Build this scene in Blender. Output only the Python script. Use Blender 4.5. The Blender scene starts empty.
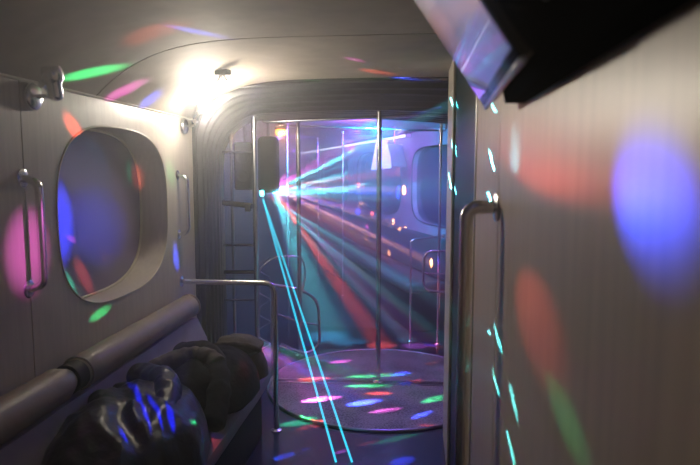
import bpy, bmesh, math, random
from mathutils import Vector, Matrix, noise
random.seed(7)
C = bpy.context.scene.collection
PI = math.pi
def V(*a): return Vector(a)

# ------------------------------------------------------------------ camera
EYE = V(0, 0, 1.6)
F = 600.0
TH = math.atan(62 / 600.0)
PS = math.atan(62 / 600.0 * math.cos(TH))
FW = V(-math.sin(PS) * math.cos(TH), math.cos(PS) * math.cos(TH), -math.sin(TH))
RT = V(math.cos(PS), math.sin(PS), 0)
UP = RT.cross(FW)
cam_data = bpy.data.cameras.new('camera')
cam = bpy.data.objects.new('camera', cam_data); C.objects.link(cam)
cam.location = EYE
cam.rotation_euler = Matrix((RT, UP, -FW)).transposed().to_euler()
cam_data.sensor_width = 36.0
cam_data.lens = F / 700 * 36.0
cam_data.clip_start = 0.02
cam_data.dof.use_dof = True
cam_data.dof.focus_distance = 3.6
cam_data.dof.aperture_fstop = 3.2
bpy.context.scene.camera = cam

def ray(px, py):
    return (FW + RT * ((px - 350) / F) + UP * ((232.5 - py) / F))
def at(px, py, Y=None, X=None, Z=None):
    """point of the place seen at a photo pixel, on the plane X=, Y= or Z= constant"""
    d = ray(px, py)
    t = (Y / d.y) if Y is not None else (X / d.x) if X is not None else (Z - 1.6) / d.z
    return EYE + d * t

# ------------------------------------------------------------------ materials
def nodes(name):
    m = bpy.data.materials.new(name); m.use_nodes = True
    nt = m.node_tree
    return m, nt, nt.nodes['Principled BSDF']
def mat(name, col, rough=0.5, metal=0.0, spec=0.5, var=0.0, scale=8.0, stretch=(1, 1, 1), bump=0.0, bscale=40.0, emit=None, estr=0.0, coat=0.0, trans=0.0):
    m, nt, b = nodes(name)
    b.inputs['Base Color'].default_value = (*col, 1)
    b.inputs['Roughness'].default_value = rough
    b.inputs['Metallic'].default_value = metal
    b.inputs['Specular IOR Level'].default_value = spec
    b.inputs['Coat Weight'].default_value = coat
    b.inputs['Transmission Weight'].default_value = trans
    tc = nt.nodes.new('ShaderNodeTexCoord'); mp = nt.nodes.new('ShaderNodeMapping')
    mp.inputs['Scale'].default_value = stretch
    nt.links.new(tc.outputs['Object'], mp.inputs['Vector'])
    if var > 0:
        n = nt.nodes.new('ShaderNodeTexNoise'); n.inputs['Scale'].default_value = scale; n.inputs['Detail'].default_value = 5
        nt.links.new(mp.outputs[0], n.inputs['Vector'])
        r = nt.nodes.new('ShaderNodeMapRange'); r.inputs['From Min'].default_value = 0.3; r.inputs['From Max'].default_value = 0.7
        r.inputs['To Min'].default_value = 1 - var; r.inputs['To Max'].default_value = 1 + var
        nt.links.new(n.outputs['Fac'], r.inputs['Value'])
        mx = nt.nodes.new('ShaderNodeVectorMath'); mx.operation = 'SCALE'; mx.inputs[0].default_value = col
        nt.links.new(r.outputs[0], mx.inputs['Scale']); nt.links.new(mx.outputs[0], b.inputs['Base Color'])
    if bump > 0:
        n2 = nt.nodes.new('ShaderNodeTexNoise'); n2.inputs['Scale'].default_value = bscale; n2.inputs['Detail'].default_value = 4
        nt.links.new(mp.outputs[0], n2.inputs['Vector'])
        bp = nt.nodes.new('ShaderNodeBump'); bp.inputs['Strength'].default_value = bump; bp.inputs['Distance'].default_value = 0.01
        nt.links.new(n2.outputs['Fac'], bp.inputs['Height']); nt.links.new(bp.outputs[0], b.inputs['Normal'])
    if emit:
        b.inputs['Emission Color'].default_value = (*emit, 1); b.inputs['Emission Strength'].default_value = estr
    return m
M = {}
M['laminate'] = mat('cream_laminate', (0.60, 0.53, 0.45), 0.42, var=0.06, scale=6, stretch=(9, 9, 0.7), bump=0.04, bscale=60)
M['ceiling'] = mat('ceiling_vinyl', (0.42, 0.365, 0.30), 0.75, spec=.08, var=0.07, scale=9, bump=0.25, bscale=5)
M['wood'] = mat('pale_wood_panel', (0.62, 0.50, 0.37), 0.38, var=0.10, scale=5, stretch=(14, 14, 0.5), bump=0.03)
M['trim'] = mat('cream_edge_trim', (0.66, 0.60, 0.48), 0.3, var=0.03)
M['chrome'] = mat('polished_steel', (0.85, 0.85, 0.87), 0.27, 1.0, var=0.04, scale=30)
M['dull_steel'] = mat('dull_steel', (0.5, 0.5, 0.52), 0.3, 1.0, var=0.05, scale=30)
M['rubber'] = mat('black_rubber', (0.03, 0.03, 0.034), 0.33, var=0.15, scale=20, bump=0.15)
M['black'] = mat('black_plastic', (0.008, 0.008, 0.009), 0.6, spec=.2, var=0.1)
M['shade_black'] = mat('matte_shade_black', (0.004, 0.004, 0.004), 1.0, spec=0, var=.1)  # matte black for the housing that fills in the shadow
M['gloss_black'] = mat('glossy_black_plastic', (0.01, 0.01, 0.012), 0.12, var=0.1)
M['screen'] = mat('glossy_screen_glass', (0.22, 0.24, 0.36), 0.30, spec=1.0, coat=1.0, var=0.05)  # bluish base colour stands in for the cabin's reflection
M['winglass'] = mat('tinted_window_glass', (0.17, 0.13, 0.26), 0.38, spec=0.5, coat=0.3, var=0.1, scale=3)
M['farglass'] = mat('dark_window_glass', (0.02, 0.05, 0.09), 0.12, spec=0.8, var=0.1, scale=3)
M['greenglass'] = mat('dark_green_glass', (0.008, 0.03, 0.028), 0.4, spec=0.1, var=0.1, scale=3)
M['bolster'] = mat('tan_leatherette', (0.36, 0.30, 0.22), 0.45, var=0.06, bump=0.2, bscale=25)
M['seat'] = mat('charcoal_leatherette', (0.09, 0.08, 0.085), 0.5, var=0.1, bump=0.2, bscale=25)
M['backrest'] = mat('mauve_grey_leatherette', (0.30, 0.26, 0.26), 0.5, var=0.1, bump=0.2, bscale=25)
M['puffer'] = mat('shiny_black_nylon', (0.008, 0.008, 0.016), 0.36, spec=0.35, var=0.2, bump=0.7, bscale=18)
M['cloth'] = mat('black_wool_cloth', (0.010, 0.010, 0.011), 0.9, spec=.2, var=0.2, bump=0.6, bscale=30)
M['greycloth'] = mat('grey_brown_cotton', (0.13, 0.115, 0.09), 0.8, spec=.2, var=0.2, bump=0.8, bscale=26)
M['floor'] = mat('dark_vinyl_floor', (0.022, 0.024, 0.045), 0.22, var=0.3, scale=30, bump=0.1, bscale=60)
M['farwall'] = mat('grey_side_panel', (0.42, 0.38, 0.42), 0.5, var=0.08, scale=4)
M['farceiling'] = mat('grey_rear_ceiling', (0.40, 0.40, 0.44), 0.42, var=0.06, scale=4)
M['paper'] = mat('pale_grey_panel', (0.6, 0.62, 0.65), 0.5, var=0.05)
M['led'] = mat('led_strip', (0.9, 0.95, 1), 0.4, emit=(0.75, 0.85, 1.0), estr=3.2)
M['bulb'] = mat('lamp_bulb', (1, 1, 1), 0.4, emit=(1.0, 0.94, 0.80), estr=260)
M['orange'] = mat('orange_lamp_lens', (1, .5, .2), 0.4, emit=(1.0, 0.30, 0.02), estr=3.5)
M['cyanlens'] = mat('cyan_laser_lens', (.2, 1, 1), 0.4, emit=(0.1, 0.9, 1.0), estr=12)
def speck():
    m, nt, b = nodes('speckled_turntable_vinyl')
    tc = nt.nodes.new('ShaderNodeTexCoord')
    v = nt.nodes.new('ShaderNodeTexNoise'); v.inputs['Scale'].default_value = 75; v.inputs['Detail'].default_value = 3
    nt.links.new(tc.outputs['Object'], v.inputs['Vector'])
    n = nt.nodes.new('ShaderNodeTexNoise'); n.inputs['Scale'].default_value = 5; n.inputs['Detail'].default_value = 6
    nt.links.new(tc.outputs['Object'], n.inputs['Vector'])
    ad = nt.nodes.new('ShaderNodeMath'); ad.operation = 'MULTIPLY_ADD'; ad.inputs[1].default_value = 0.55
    nt.links.new(n.outputs['Fac'], ad.inputs[0]); nt.links.new(v.outputs['Fac'], ad.inputs[2])
    r = nt.nodes.new('ShaderNodeValToRGB')
    r.color_ramp.elements[0].position = 0.62; r.color_ramp.elements[0].color = (0.05, 0.05, 0.055, 1)
    r.color_ramp.elements[1].position = 0.86; r.color_ramp.elements[1].color = (0.36, 0.34, 0.38, 1)
    nt.links.new(ad.outputs[0], r.inputs[0]); nt.links.new(r.outputs[0], b.inputs['Base Color'])
    b.inputs['Roughness'].default_value = 0.4
    return m
M['speckle'] = speck()

# ------------------------------------------------------------------ mesh helpers
def obj(name, bm, m, parent=None, smooth=False, label=None):
    me = bpy.data.meshes.new(name)
    bmesh.ops.recalc_face_normals(bm, faces=bm.faces)
    bm.to_mesh(me); bm.free()
    me.materials.append(m)
    if smooth:
        me.polygons.foreach_set('use_smooth', [True] * len(me.polygons))
        me.set_sharp_from_angle(angle=math.radians(38))
    o = bpy.data.objects.new(name, me); C.objects.link(o)
    if parent:
        o.parent = parent
        o.matrix_parent_inverse = Matrix.Translation(-parent.location)
    if label: o['label'] = label
    return o
def thing(name, loc, label, cat, group=None):
    o = bpy.data.objects.new(name, None); C.objects.link(o)
    o.location = loc; o.empty_display_size = 0.05
    o['label'] = label; o['category'] = cat
    if group: o['group'] = group
    return o
def tag(o, label, cat, group=None, kind=None):
    o['label'] = label; o['category'] = cat
    if group: o['group'] = group
    if kind: o['kind'] = kind
    return o
def struct(name, bm, m, label=None, smooth=False, parent=None):
    o = obj(name, bm, m, parent, smooth)
    if not parent: o['kind'] = 'structure'
    if label: o['label'] = label
    return o
def frame(o, x, y=None):
    """matrix with local x along given direction, z up-ish"""
    x = Vector(x).normalized()
    z = Vector((0, 0, 1)) if abs(x.z) < 0.95 else Vector((0, 1, 0))
    yv = z.cross(x).normalized(); z = x.cross(yv)
    m = Matrix((x, yv, z)).transposed().to_4x4(); m.translation = o
    return m
def abox(bm, lo, hi, mtx=None, bev=0.0, seg=2):
    lo, hi = Vector(lo), Vector(hi)
    r = bmesh.ops.create_cube(bm, size=1.0)
    vs = r['verts']
    for v in vs:
        v.co = Vector(((v.co.x + .5) * (hi.x - lo.x) + lo.x, (v.co.y + .5) * (hi.y - lo.y) + lo.y, (v.co.z + .5) * (hi.z - lo.z) + lo.z))
    if bev > 0:
        es = list({e for v in vs for e in v.link_edges})
        r2 = bmesh.ops.bevel(bm, geom=es, offset=bev, segments=seg, affect='EDGES', profile=0.5)
        vs = list({v for f in r2['faces'] for v in f.verts} | {v for v in vs if v.is_valid})
    if mtx is not None:
        for v in vs: v.co = mtx @ v.co
    return bm
def box(lo, hi, mtx=None, bev=0.0, seg=2):
    return abox(bmesh.new(), lo, hi, mtx, bev, seg)
def rounded(pts, rad=0.05, seg=6):
    pts = [Vector(p) for p in pts]; out = [pts[0]]
    for i in range(1, len(pts) - 1):
        a, b, c = pts[i - 1], pts[i], pts[i + 1]
        r = min(rad, (a - b).length * .49, (c - b).length * .49)
        p0 = b + (a - b).normalized() * r; p1 = b + (c - b).normalized() * r
        for k in range(seg + 1):
            t = k / seg
            out.append(p0 * (1 - t) ** 2 + b * 2 * t * (1 - t) + p1 * t * t)
    out.append(pts[-1]); return out
def tube(bm, pts, r, n=12, closed=False, radii=None):
    pts = [Vector(p) for p in pts]; N = len(pts); rings = []
    nrm = None
    for i in range(N):
        if closed: t = (pts[(i + 1) % N] - pts[i - 1]).normalized()
        else: t = (pts[min(i + 1, N - 1)] - pts[max(i - 1, 0)]).normalized()
        if nrm is None:
            nrm = t.cross(Vector((0, 0, 1)))
            if nrm.length < 1e-3: nrm = t.cross(Vector((1, 0, 0)))
            nrm.normalize()
        else:
            nrm = (nrm - t * nrm.dot(t)).normalized()
        b = t.cross(nrm)
        rr = radii[i] if radii else r
        rings.append([bm.verts.new(pts[i] + (nrm * math.cos(2 * PI * k / n) + b * math.sin(2 * PI * k / n)) * rr) for k in range(n)])
    for i in range(N - (0 if closed else 1)):
        a, b = rings[i], rings[(i + 1) % N]
        for k in range(n): bm.faces.new((a[k], a[(k + 1) % n], b[(k + 1) % n], b[k]))
    if not closed:
        bm.faces.new(rings[0]); bm.faces.new(rings[-1][::-1])
    return bm
def lathe(bm, prof, org, axis, n=28):
    """prof = [(distance along the axis, radius)]"""
    m = frame(Vector(org), axis); rings = []
    for (d, r) in prof:
        rings.append([bm.verts.new(m @ Vector((d, max(r, 1e-4) * math.cos(2 * PI * k / n), max(r, 1e-4) * math.sin(2 * PI * k / n)))) for k in range(n)])
    for a, b in zip(rings, rings[1:]):
        for k in range(n): bm.faces.new((a[k], a[(k + 1) % n], b[(k + 1) % n], b[k]))
    bm.faces.new(rings[0]); bm.faces.new(rings[-1][::-1])
    return bm
def superloop(cu, cv, ru, rv, e=3.0, n=72):
    out = []
    for k in range(n):
        t = 2 * PI * k / n; c, s = math.cos(t), math.sin(t)
        out.append((cu + ru * math.copysign(abs(c) ** (2 / e), c), cv + rv * math.copysign(abs(s) ** (2 / e), s)))
    return out
def plate_with_holes(outer, holes, fn, depth_fn=None):
    """flat plate in 2D (u,v)->fn(u,v) with holes; depth_fn(u,v) gives the reveal's inner edge"""
    bm = bmesh.new(); edges = []
    loops = []
    for lp in [outer] + holes:
        vs = [bm.verts.new(fn(u, v)) for u, v in lp]
        edges += [bm.edges.new((vs[i], vs[(i + 1) % len(vs)])) for i in range(len(vs))]
        loops.append(vs)
    bmesh.ops.triangle_fill(bm, use_beauty=True, use_dissolve=False, edges=edges)
    if depth_fn:
        for lp, vs in zip([outer] + holes, loops):
            ws = [bm.verts.new(depth_fn(u, v)) for u, v in lp]
            for i in range(len(vs)):
                j = (i + 1) % len(vs)
                bm.faces.new((vs[i], vs[j], ws[j], ws[i]))
    return bm
def fill_loop(pts):
    bm = bmesh.new(); bm.faces.new([bm.verts.new(p) for p in pts]); return bm
def prism(loop, fn0, fn1):
    bm = bmesh.new()
    a = [bm.verts.new(fn0(u, v)) for u, v in loop]; b = [bm.verts.new(fn1(u, v)) for u, v in loop]
    bm.faces.new(a); bm.faces.new(b[::-1])
    for i in range(len(a)):
        j = (i + 1) % len(a); bm.faces.new((a[i], b[i], b[j], a[j]))
    return bm
def grid(fn, nu, nv):
    bm = bmesh.new()
    vs = [[bm.verts.new(fn(i, j)) for j in range(nv)] for i in range(nu)]
    for i in range(nu - 1):
        for j in range(nv - 1):
            bm.faces.new((vs[i][j], vs[i + 1][j], vs[i + 1][j + 1], vs[i][j + 1]))
    return bm

# ------------------------------------------------------------------ front section shell
XL, XR, XC = -1.40, 0.96, -0.22
HW = XR - XC
YE = 3.75                        # where the front section stops and the bellows begin
ZW, ZC = 1.925, 2.165
def ceil_z(x): return ZW + (ZC - ZW) * (1 - min(1.0, abs(x - XC) / HW) ** 5)
WT = 0.16                        # thickness of the side wall at the window

SEAM = at(27, 230, X=XL).y
wy0 = at(57, 215, X=XL).y; wy1 = at(167, 200, X=XL).y
wcy = (wy0 + wy1) / 2; wry = (wy1 - wy0) / 2
wz1 = at(112, 127, X=XL).z; wz0 = at(88, 311, X=XL).z
wcz = (wz0 + wz1) / 2; wrz = (wz1 - wz0) / 2
wl = superloop(wcy, wcz, wry, wrz, 2.9)
struct('wall_left', plate_with_holes([(SEAM + .003, 0), (YE, 0), (YE, ZW), (SEAM + .003, ZW)], [wl],
       lambda u, v: V(XL, u, v), lambda u, v: V(XL - WT, u, v)), M['laminate'], 'cream laminate side wall with a deep oval window opening', True)
struct('wall_left', box((XL - .03, -.6, 0), (XL, SEAM - .003, ZW)), M['laminate'], 'cream laminate side wall panel nearest the viewer')
struct('trim_1', box((XL - .03, SEAM - .02, 0), (XL - .012, SEAM + .02, ZW)), M['black'], 'dark joint between two cream wall panels')
win = thing('window', (XL - WT, wcy, wz0), 'x', 'window'); win.name = 'window_1'; del win['category']; win['kind'] = 'structure'
win['label'] = 'oval deep-set side window with bluish tinted glass'
obj('window_glass', prism(wl, lambda u, v: V(XL - WT - .008, u, v), lambda u, v: V(XL - WT + .002, u, v)), M['winglass'], win)
def lip(loop, x, r, n=8):
    bm = bmesh.new(); tube(bm, [V(x, u, v) for u, v in loop], r, n, closed=True); return bm
obj('window_seal', lip([(wcy + (u - wcy) * .985, wcz + (v - wcz) * .985) for u, v in wl], XL - WT + .006, .007), M['trim'], win, True, 'pale rubber seal around the glass')
obj('window_frame', lip(wl, XL, .0045), M['trim'], win, True)

# ceiling vault with its cross seam
ys = [-.6, 0, .6, 1.2, 1.8, 2.3, 2.574, 2.576, 2.584, 2.586, 3.0, 3.4, YE]
def ceil_fn(i, j):
    u = -1 + 2 * j / 48; u = math.copysign(abs(u) ** .6, u) if u else 0
    x = XC + HW * u
    return V(x, ys[i], ceil_z(x) + (.012 if i in (7, 8) else 0))
struct('ceiling', grid(ceil_fn, len(ys), 49), M['ceiling'], 'curved grey ceiling lining with a cross seam', True)
struct('floor', box((XL, -.6, -.04), (XR, 6.0, 0)), M['floor'], 'dark glossy vinyl floor')
struct('wall_right', box((XR, -.6, 0), (XR + .03, YE, ZW)), M['laminate'], 'cream outer wall behind the partition')
struct('wall_back', box((XL, -.63, 0), (XR, -.6, 2.2)), M['laminate'], 'cream bulkhead behind the viewer')
struct('trim_2', (lambda bm: tube(bm, [V(XL + .004, -.6, ZW), V(XL + .004, YE, ZW)], .006, 8))(bmesh.new()), M['trim'], 'thin cream bead between wall and ceiling', True)

# ------------------------------------------------------------------ bellows and rear section
PV = at(378, 384, Z=0.0)                      # pivot of the joint, foot of the middle pole
BEND = math.radians(20)
D2 = V(-math.sin(BEND), math.cos(BEND), 0); N2 = V(math.cos(BEND), math.sin(BEND), 0)
def far(s, n, z): return PV + D2 * s + N2 * n + V(0, 0, z)
def far_at(px, py, n):
    """(s, z) of the pixel on the rear section's plane at side offset n"""
    d = ray(px, py); o = EYE - PV
    t = (n - o.dot(N2)) / d.dot(N2); p = EYE + d * t
    return (p - PV).dot(D2), p.z
FHW = 1.14
def arch(hw, top, rc=.34, n=8, low=0.0):
    pts = [(-hw, low), (-hw, .5), (-hw, 1.0), (-hw, 1.4)]
    for k in range(n + 1):
        a = PI - k / n * PI / 2
        pts.append((-hw + rc + rc * math.cos(a), top - rc + rc * math.sin(a)))
    for k in range(1, 8): pts.append(((-hw + rc) + (2 * hw - 2 * rc) * k / 8, top + .025 * math.sin(PI * k / 8)))
    for k in range(n + 1):
        a = PI / 2 - k / n * PI / 2
        pts.append((hw - rc + rc * math.cos(a), top - rc + rc * math.sin(a)))
    pts += [(hw, 1.4), (hw, 1.0), (hw, .5), (hw, low)]
    return pts
NR = 40; c0 = V(XC, YE + .006, 0); c3 = PV + D2 * .62; c0b = V(XC, YE + .3, 0); c2b = PV + D2 * .3
def bel(i, j):
    t = i / (NR)
    c = c0 * (1 - t) ** 3 + c0b * 3 * t * (1 - t) ** 2 + c2b * 3 * t * t * (1 - t) + c3 * t ** 3
    th = BEND * t
    n = V(math.cos(th), math.sin(th), 0)
    hw = 1.175 - .05 * min(1, t * 2); top = 2.14 - .10 * min(1, t * 2.2)
    fold = (.0, .0, .042, .042)[i % 4] + .004 * (i % 2)
    u, z = arch(hw - fold, top - fold)[j]
    return c + n * u + V(0, 0, z)
na = len(arch(1, 2))
tag(obj('bellows', grid(bel, NR + 1, na), M['rubber'], None, True), 'black pleated rubber bellows arching over the bus joint', 'bellows')
# pleat beads
# dark end frame closing the ceiling against the bellows
bm = bmesh.new()
inn = [V(XC + u, YE + .002, z) for u, z in arch(1.165, 2.13)]
out = [V(XC + (u) * 1.25, YE + .002, min(2.5, z * 1.12)) for u, z in arch(1.165, 2.13)]
va = [bm.verts.new(p) for p in inn]; vb = [bm.verts.new(p) for p in out]
for i in range(len(va) - 1): bm.faces.new((va[i], va[i + 1], vb[i + 1], vb[i]))
struct('trim_3', bm, M['rubber'], 'black edge frame where the ceiling meets the bellows')
bm = bmesh.new()
tube(bm, [V(XC + u, YE + .0, z) for u, z in arch(1.160, 2.125)], .012, 8)
struct('trim_4', bm, M['rubber'], 'black sealing lip of the joint opening', True)

# rear shell
SB, SE = .62, 11.0
FZW, FZC = 2.035, 2.10
def fz(n): return FZW + (FZC - FZW) * (1 - abs(n / FHW) ** 4)
# right side wall of the rear section with windows
wins = []
for (xa, xb, yt, yb) in ((412, 462, 136, 226), (357, 401, 152, 211), (322, 348, 157, 200)):
    s1, _ = far_at(xa, 180, FHW); s0, _ = far_at(xb, 180, FHW)
    wins.append((s0, s1))
wins.append((wins[-1][1] + .5, wins[-1][1] + 1.9))
wz_lo, wz_hi = 1.02, 1.86
loops = [superloop((a + b) / 2, (wz_lo + wz_hi) / 2, abs(b - a) / 2, (wz_hi - wz_lo) / 2, 4.2, 48) for a, b in wins]
print('far windows', wins)
struct('wall_far_right', plate_with_holes([(SB, 0), (SE, 0), (SE, FZW), (SB, FZW)], loops, lambda u, v: far(u, FHW, v), lambda u, v: far(u, FHW + .07, v)),
       M['farwall'], 'grey side wall of the rear bus section with rounded windows')
for k, lp in enumerate(loops):
    w = thing('window', far((wins[k][0] + wins[k][1]) / 2, FHW + .07, wz_lo), 'x', 'w'); w.name = 'window_%d' % (k + 2); del w['category']; w['kind'] = 'structure'
    w['label'] = ('dark rounded window nearest the joint in the rear section', 'second dark rounded window of the rear section', 'third dark rounded window of the rear section', 'farthest dark window of the rear section')[k]
    obj('window_glass', prism(lp, lambda u, v: far(u, FHW + .06, v), lambda u, v: far(u, FHW + .075, v)), M['farglass'], w)
    bm = bmesh.new(); tube(bm, [far(u, FHW - .002, v) for u, v in lp], .008, 6, closed=True)
    obj('window_seal', bm, M['rubber'], w, True)
struct('wall_far_left', (lambda bm: bm)(plate_with_holes([(SB, 0), (SE, 0), (SE, FZW), (SB, FZW)], [], lambda u, v: far(u, -FHW, v))), M['farwall'], 'grey left side wall of the rear section')
struct('wall_far_end', plate_with_holes([(-FHW, 0), (FHW, 0), (FHW, 2.1), (-FHW, 2.1)], [], lambda u, v: far(SE, u, v)), M['farwall'], 'grey end wall of the rear section')
struct('ceiling_far', grid(lambda i, j: far(SB + (SE - SB) * i / 4, -FHW + 2 * FHW * j / 24, fz(-FHW + 2 * FHW * j / 24)), 5, 25), M['farceiling'], 'low grey ceiling of the rear section', True)
bm = bmesh.new()
mf = frame(V(0, 0, 0), D2); mf.translation = PV
abox(bm, (.95, -FHW, -.04), (SE, FHW, 0), mf)
struct('floor_far', bm, M['floor'], 'dark vinyl floor of the rear section')
# led strip on the right side: from the far end to beside the hanging panels
sa, za = far_at(273, 150, FHW - .05); sb_, zb = far_at(407, 133, FHW - .05)
sa = min(sa, SE - .3); zb = 2.0; print('led', sa, za, sb_, zb)
t = thing('light_strip', far(sb_, FHW - .05, 1.87), 'long white light strip above the rear section windows', 'light strip')
bm = bmesh.new(); tube(bm, [far(sb_, FHW - .07, zb), far(sa, FHW - .07, zb)], .012, 8); obj('light_tube', bm, M['led'], t, True)
bm = bmesh.new(); mm = frame(far(sb_, FHW - .05, zb), D2); abox(bm, (0, -.03, .012), (sa - sb_, .02, .028), mm); abox(bm, (-.02, -.045, -.02), (0, .02, .028), mm); obj('light_housing', bm, M['dull_steel'], t)

# ------------------------------------------------------------------ turntable
R_T = .835
TC = V(XC + .0, PV.y, 0)
tt = thing('turntable', TC, 'round speckled grey floor turntable under the bellows', 'turntable')
bm = bmesh.new(); lathe(bm, [(0.001, R_T - .012), (.012, R_T - .012), (.012, 0)], TC, V(0, 0, 1), 96); 
obj('turntable_plate', bm, M['speckle'], tt)
bm = bmesh.new(); tube(bm, [TC + V(math.cos(a) * R_T, math.sin(a) * R_T, .008) for a in [2 * PI * k / 96 for k in range(96)]], .011, 8, closed=True)
obj('rim', bm, M['dull_steel'], tt, True, 'thin metal rim ring')
ms = frame(TC + V(0, 0, .0125), V(1, .045, 0))
bm = box((-.81, -.028, 0), (.81, .028, .003), ms, .001, 1); obj('joint_strip', bm, M['rubber'], tt, label='black rubber strip across the middle')
bm = box((-.81, .03, 0), (.81, .042, .005), ms, .001, 1); abox(bm, (-.81, -.042, 0), (.81, -.03, .005), ms, .001, 1)
obj('joint_edging', bm, M['dull_steel'], tt, label='metal edging beside the rubber strip')

# ------------------------------------------------------------------ poles and rails
def flange(bm, p, ax, r=.035, h=.012): return lathe(bm, [(0, r), (h * .6, r), (h, r * .75), (h * 1.6, r * .45)], p, ax, 20)
def pole(p0, p1, r, label, cat='pole', name='grab_pole', group='steel grab poles', flo=True, fhi=True):
    p0, p1 = Vector(p0), Vector(p1)
    t = thing(name, p0, label, cat, group)
    bm = bmesh.new(); tube(bm, [p0, p1], r, 14); obj('tube', bm, M['chrome'], t, True)
    ax = (p1 - p0).normalized()
    if flo: bm = bmesh.new(); flange(bm, p0, ax, r * 2.1, .014); obj('floor_flange', bm, M['chrome'], t, True)
    if fhi: bm = bmesh.new(); flange(bm, p1, -ax, r * 2.1, .014); obj('ceiling_flange', bm, M['chrome'], t, True)
    return t
CZ = 2.065
pole(PV + V(0, 0, .013), PV + V(0, 0, CZ + .01), .019, 'tall steel pole standing in the middle of the round turntable')
p = at(254, 125, Y=4.25); pole(V(p.x, p.y, 0), V(p.x, p.y, 2.04), .019, 'steel pole at the left of the turntable, nearest the black box')
p2 = at(298, 120, Y=5.0); pole(V(p2.x, p2.y, 0), V(p2.x, p2.y, 2.05), .019, 'steel pole rising from the curved barrier left of the middle pole')
p3 = at(441, 130, Y=5.45); pole(V(p3.x, p3.y, 0), V(p3.x, p3.y, 2.045), .014, 'thin steel pole beside the right partition edge')
# far thin poles
for (x, y, Y, z0, lab) in ((287, 135, 6.3, 0, 'thin steel pole just behind the orange lamp'), (343, 130, 7.5, 0, 'thin steel pole between middle pole and barrier pole, far back'), (318, 130, 9.0, 0, 'farthest thin steel pole near the rear end')):
    q = at(x, y, Y=Y); s = (q - PV).dot(D2); n = (q - PV).dot(N2)
    pole(V(q.x, q.y, 0), V(q.x, q.y, fz(min(1.1, abs(n))) - .01), .013, lab)
# ceiling rails
def rail(pts, r, label, cat='rail', name='handrail', rad=.05, ends=True, m='chrome'):
    t = thing(name, Vector(pts[0]), label, cat)
    bm = bmesh.new(); P = rounded(pts, rad); tube(bm, P, r, 12); obj('tube', bm, M[m], t, True)
    if ends:
        for a, b in ((P[0], P[1]), (P[-1], P[-2])):
            bm = bmesh.new(); flange(bm, a, (b - a), r * 2.0, .01); obj('end_flange', bm, M[m], t, True)
    return t
a = at(262, 122, Y=4.55); b = at(452, 114, Y=4.55)
rail([a + V(0, 0, .08), a, b, b + V(0, 0, .08)], .012, 'bright steel ceiling rail crossing just behind the middle pole', name='ceiling_rail')
a = at(276, 125, Y=5.3); b = at(446, 131, Y=5.5)
rail([a + V(0, 0, .06), a, b, b + V(0, 0, .06)], .008, 'thin ceiling rail at the start of the rear section', name='ceiling_rail')
# bench end rail
a = at(181, 283, X=XL); 
k0 = at(268, 283, Y=3.5); k1 = at(276, 440, Z=0.0)
k1 = V(k0.x, 3.5, 0); k0 = V(k0.x + .04, 3.5, k0.z); k1.x = k0.x
rail([V(XL, 3.5, k0.z), k0, k1], .017, 'steel safety rail bent down at the end of the bench', name='handrail', rad=.07)
# side rungs at the left of the joint
t = thing('rung_rail', V(p.x - .25, 4.3, .3), 'ladder of horizontal steel bars left of the turntable', 'rail')
for (y, rr, mk) in ((152, .008, 'chrome'), (245, .009, 'chrome'), (272, .014, 'rubber'), (300, .008, 'chrome')):
    q0 = at(217, y, Y=4.30); q1 = at(254, y, Y=4.27)
    bm = bmesh.new(); tube(bm, [q0, q1], rr, 10); obj('rung', bm, M[mk], t, True)
q0 = at(216, 202, Y=4.30); q1 = at(252, 206, Y=4.27)
bm = bmesh.new(); tube(bm, [q0, q1], .020, 10); abox(bm, (q1.x - .05, q1.y - .02, q1.z - .04), (q1.x - .01, q1.y + .02, q1.z + .02), bev=.006); obj('padded_bar', bm, M['rubber'], t, True, 'thick black padded bar')
q0 = at(231, 140, Y=4.32); bm = bmesh.new(); tube(bm, [V(q0.x, q0.y, 0), V(q0.x, q0.y, 2.0)], .012, 10); obj('upright', bm, M['dull_steel'], t, True)
# curved barrier left rear of turntable
t = thing('curved_barrier', at(283, 352, Z=0), 'curved steel tube barrier behind the left of the turntable', 'barrier')
YB = 5.0
def bt(pts, r, name, rad=.08, m='chrome'):
    bm = bmesh.new(); tube(bm, rounded(pts, rad, 8), r, 10); return obj(name, bm, M[m], t, True)
bt([at(266, 284, Y=4.9), at(300, 289, Y=YB), at(318, 300, Y=YB + .1), at(320, 345, Y=YB + .1), at(306, 355, Y=YB), at(281, 344, Y=4.9)], .013, 'hoop', .12)
bt([at(277, 314, Y=4.9), at(300, 322, Y=YB), at(318, 325, Y=YB + .1)], .009, 'middle_bar')
bt([at(259, 290, Y=4.8), at(257, 272, Y=4.8), at(272, 257, Y=4.85), at(302, 256, Y=5), at(306, 272, Y=5.05), at(302, 292, Y=5)], .008, 'top_loop', .12)
bt([at(272, 345, Y=4.85), at(272, 284, Y=4.85)], .013, 'post')
q = at(272, 345, Y=4.85); bt([q, V(q.x, q.y, 0)], .013, 'post')
# coiled cable
bm = bmesh.new(); pts = []
for k in range(150):
    a_ = k / 150 * 2 * PI * 4.5
    c = at(264, 256 + 98 * k / 150, Y=4.7)
    pts.append(c + V(math.cos(a_) * .05, math.sin(a_) * .05, 0))
tube(bm, pts, .005, 6)
tag(obj('coiled_cable', bm, M['orange' if False else 'dull_steel'], None, True), 'thin coiled cable hanging beside the curved barrier', 'cable')
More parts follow.
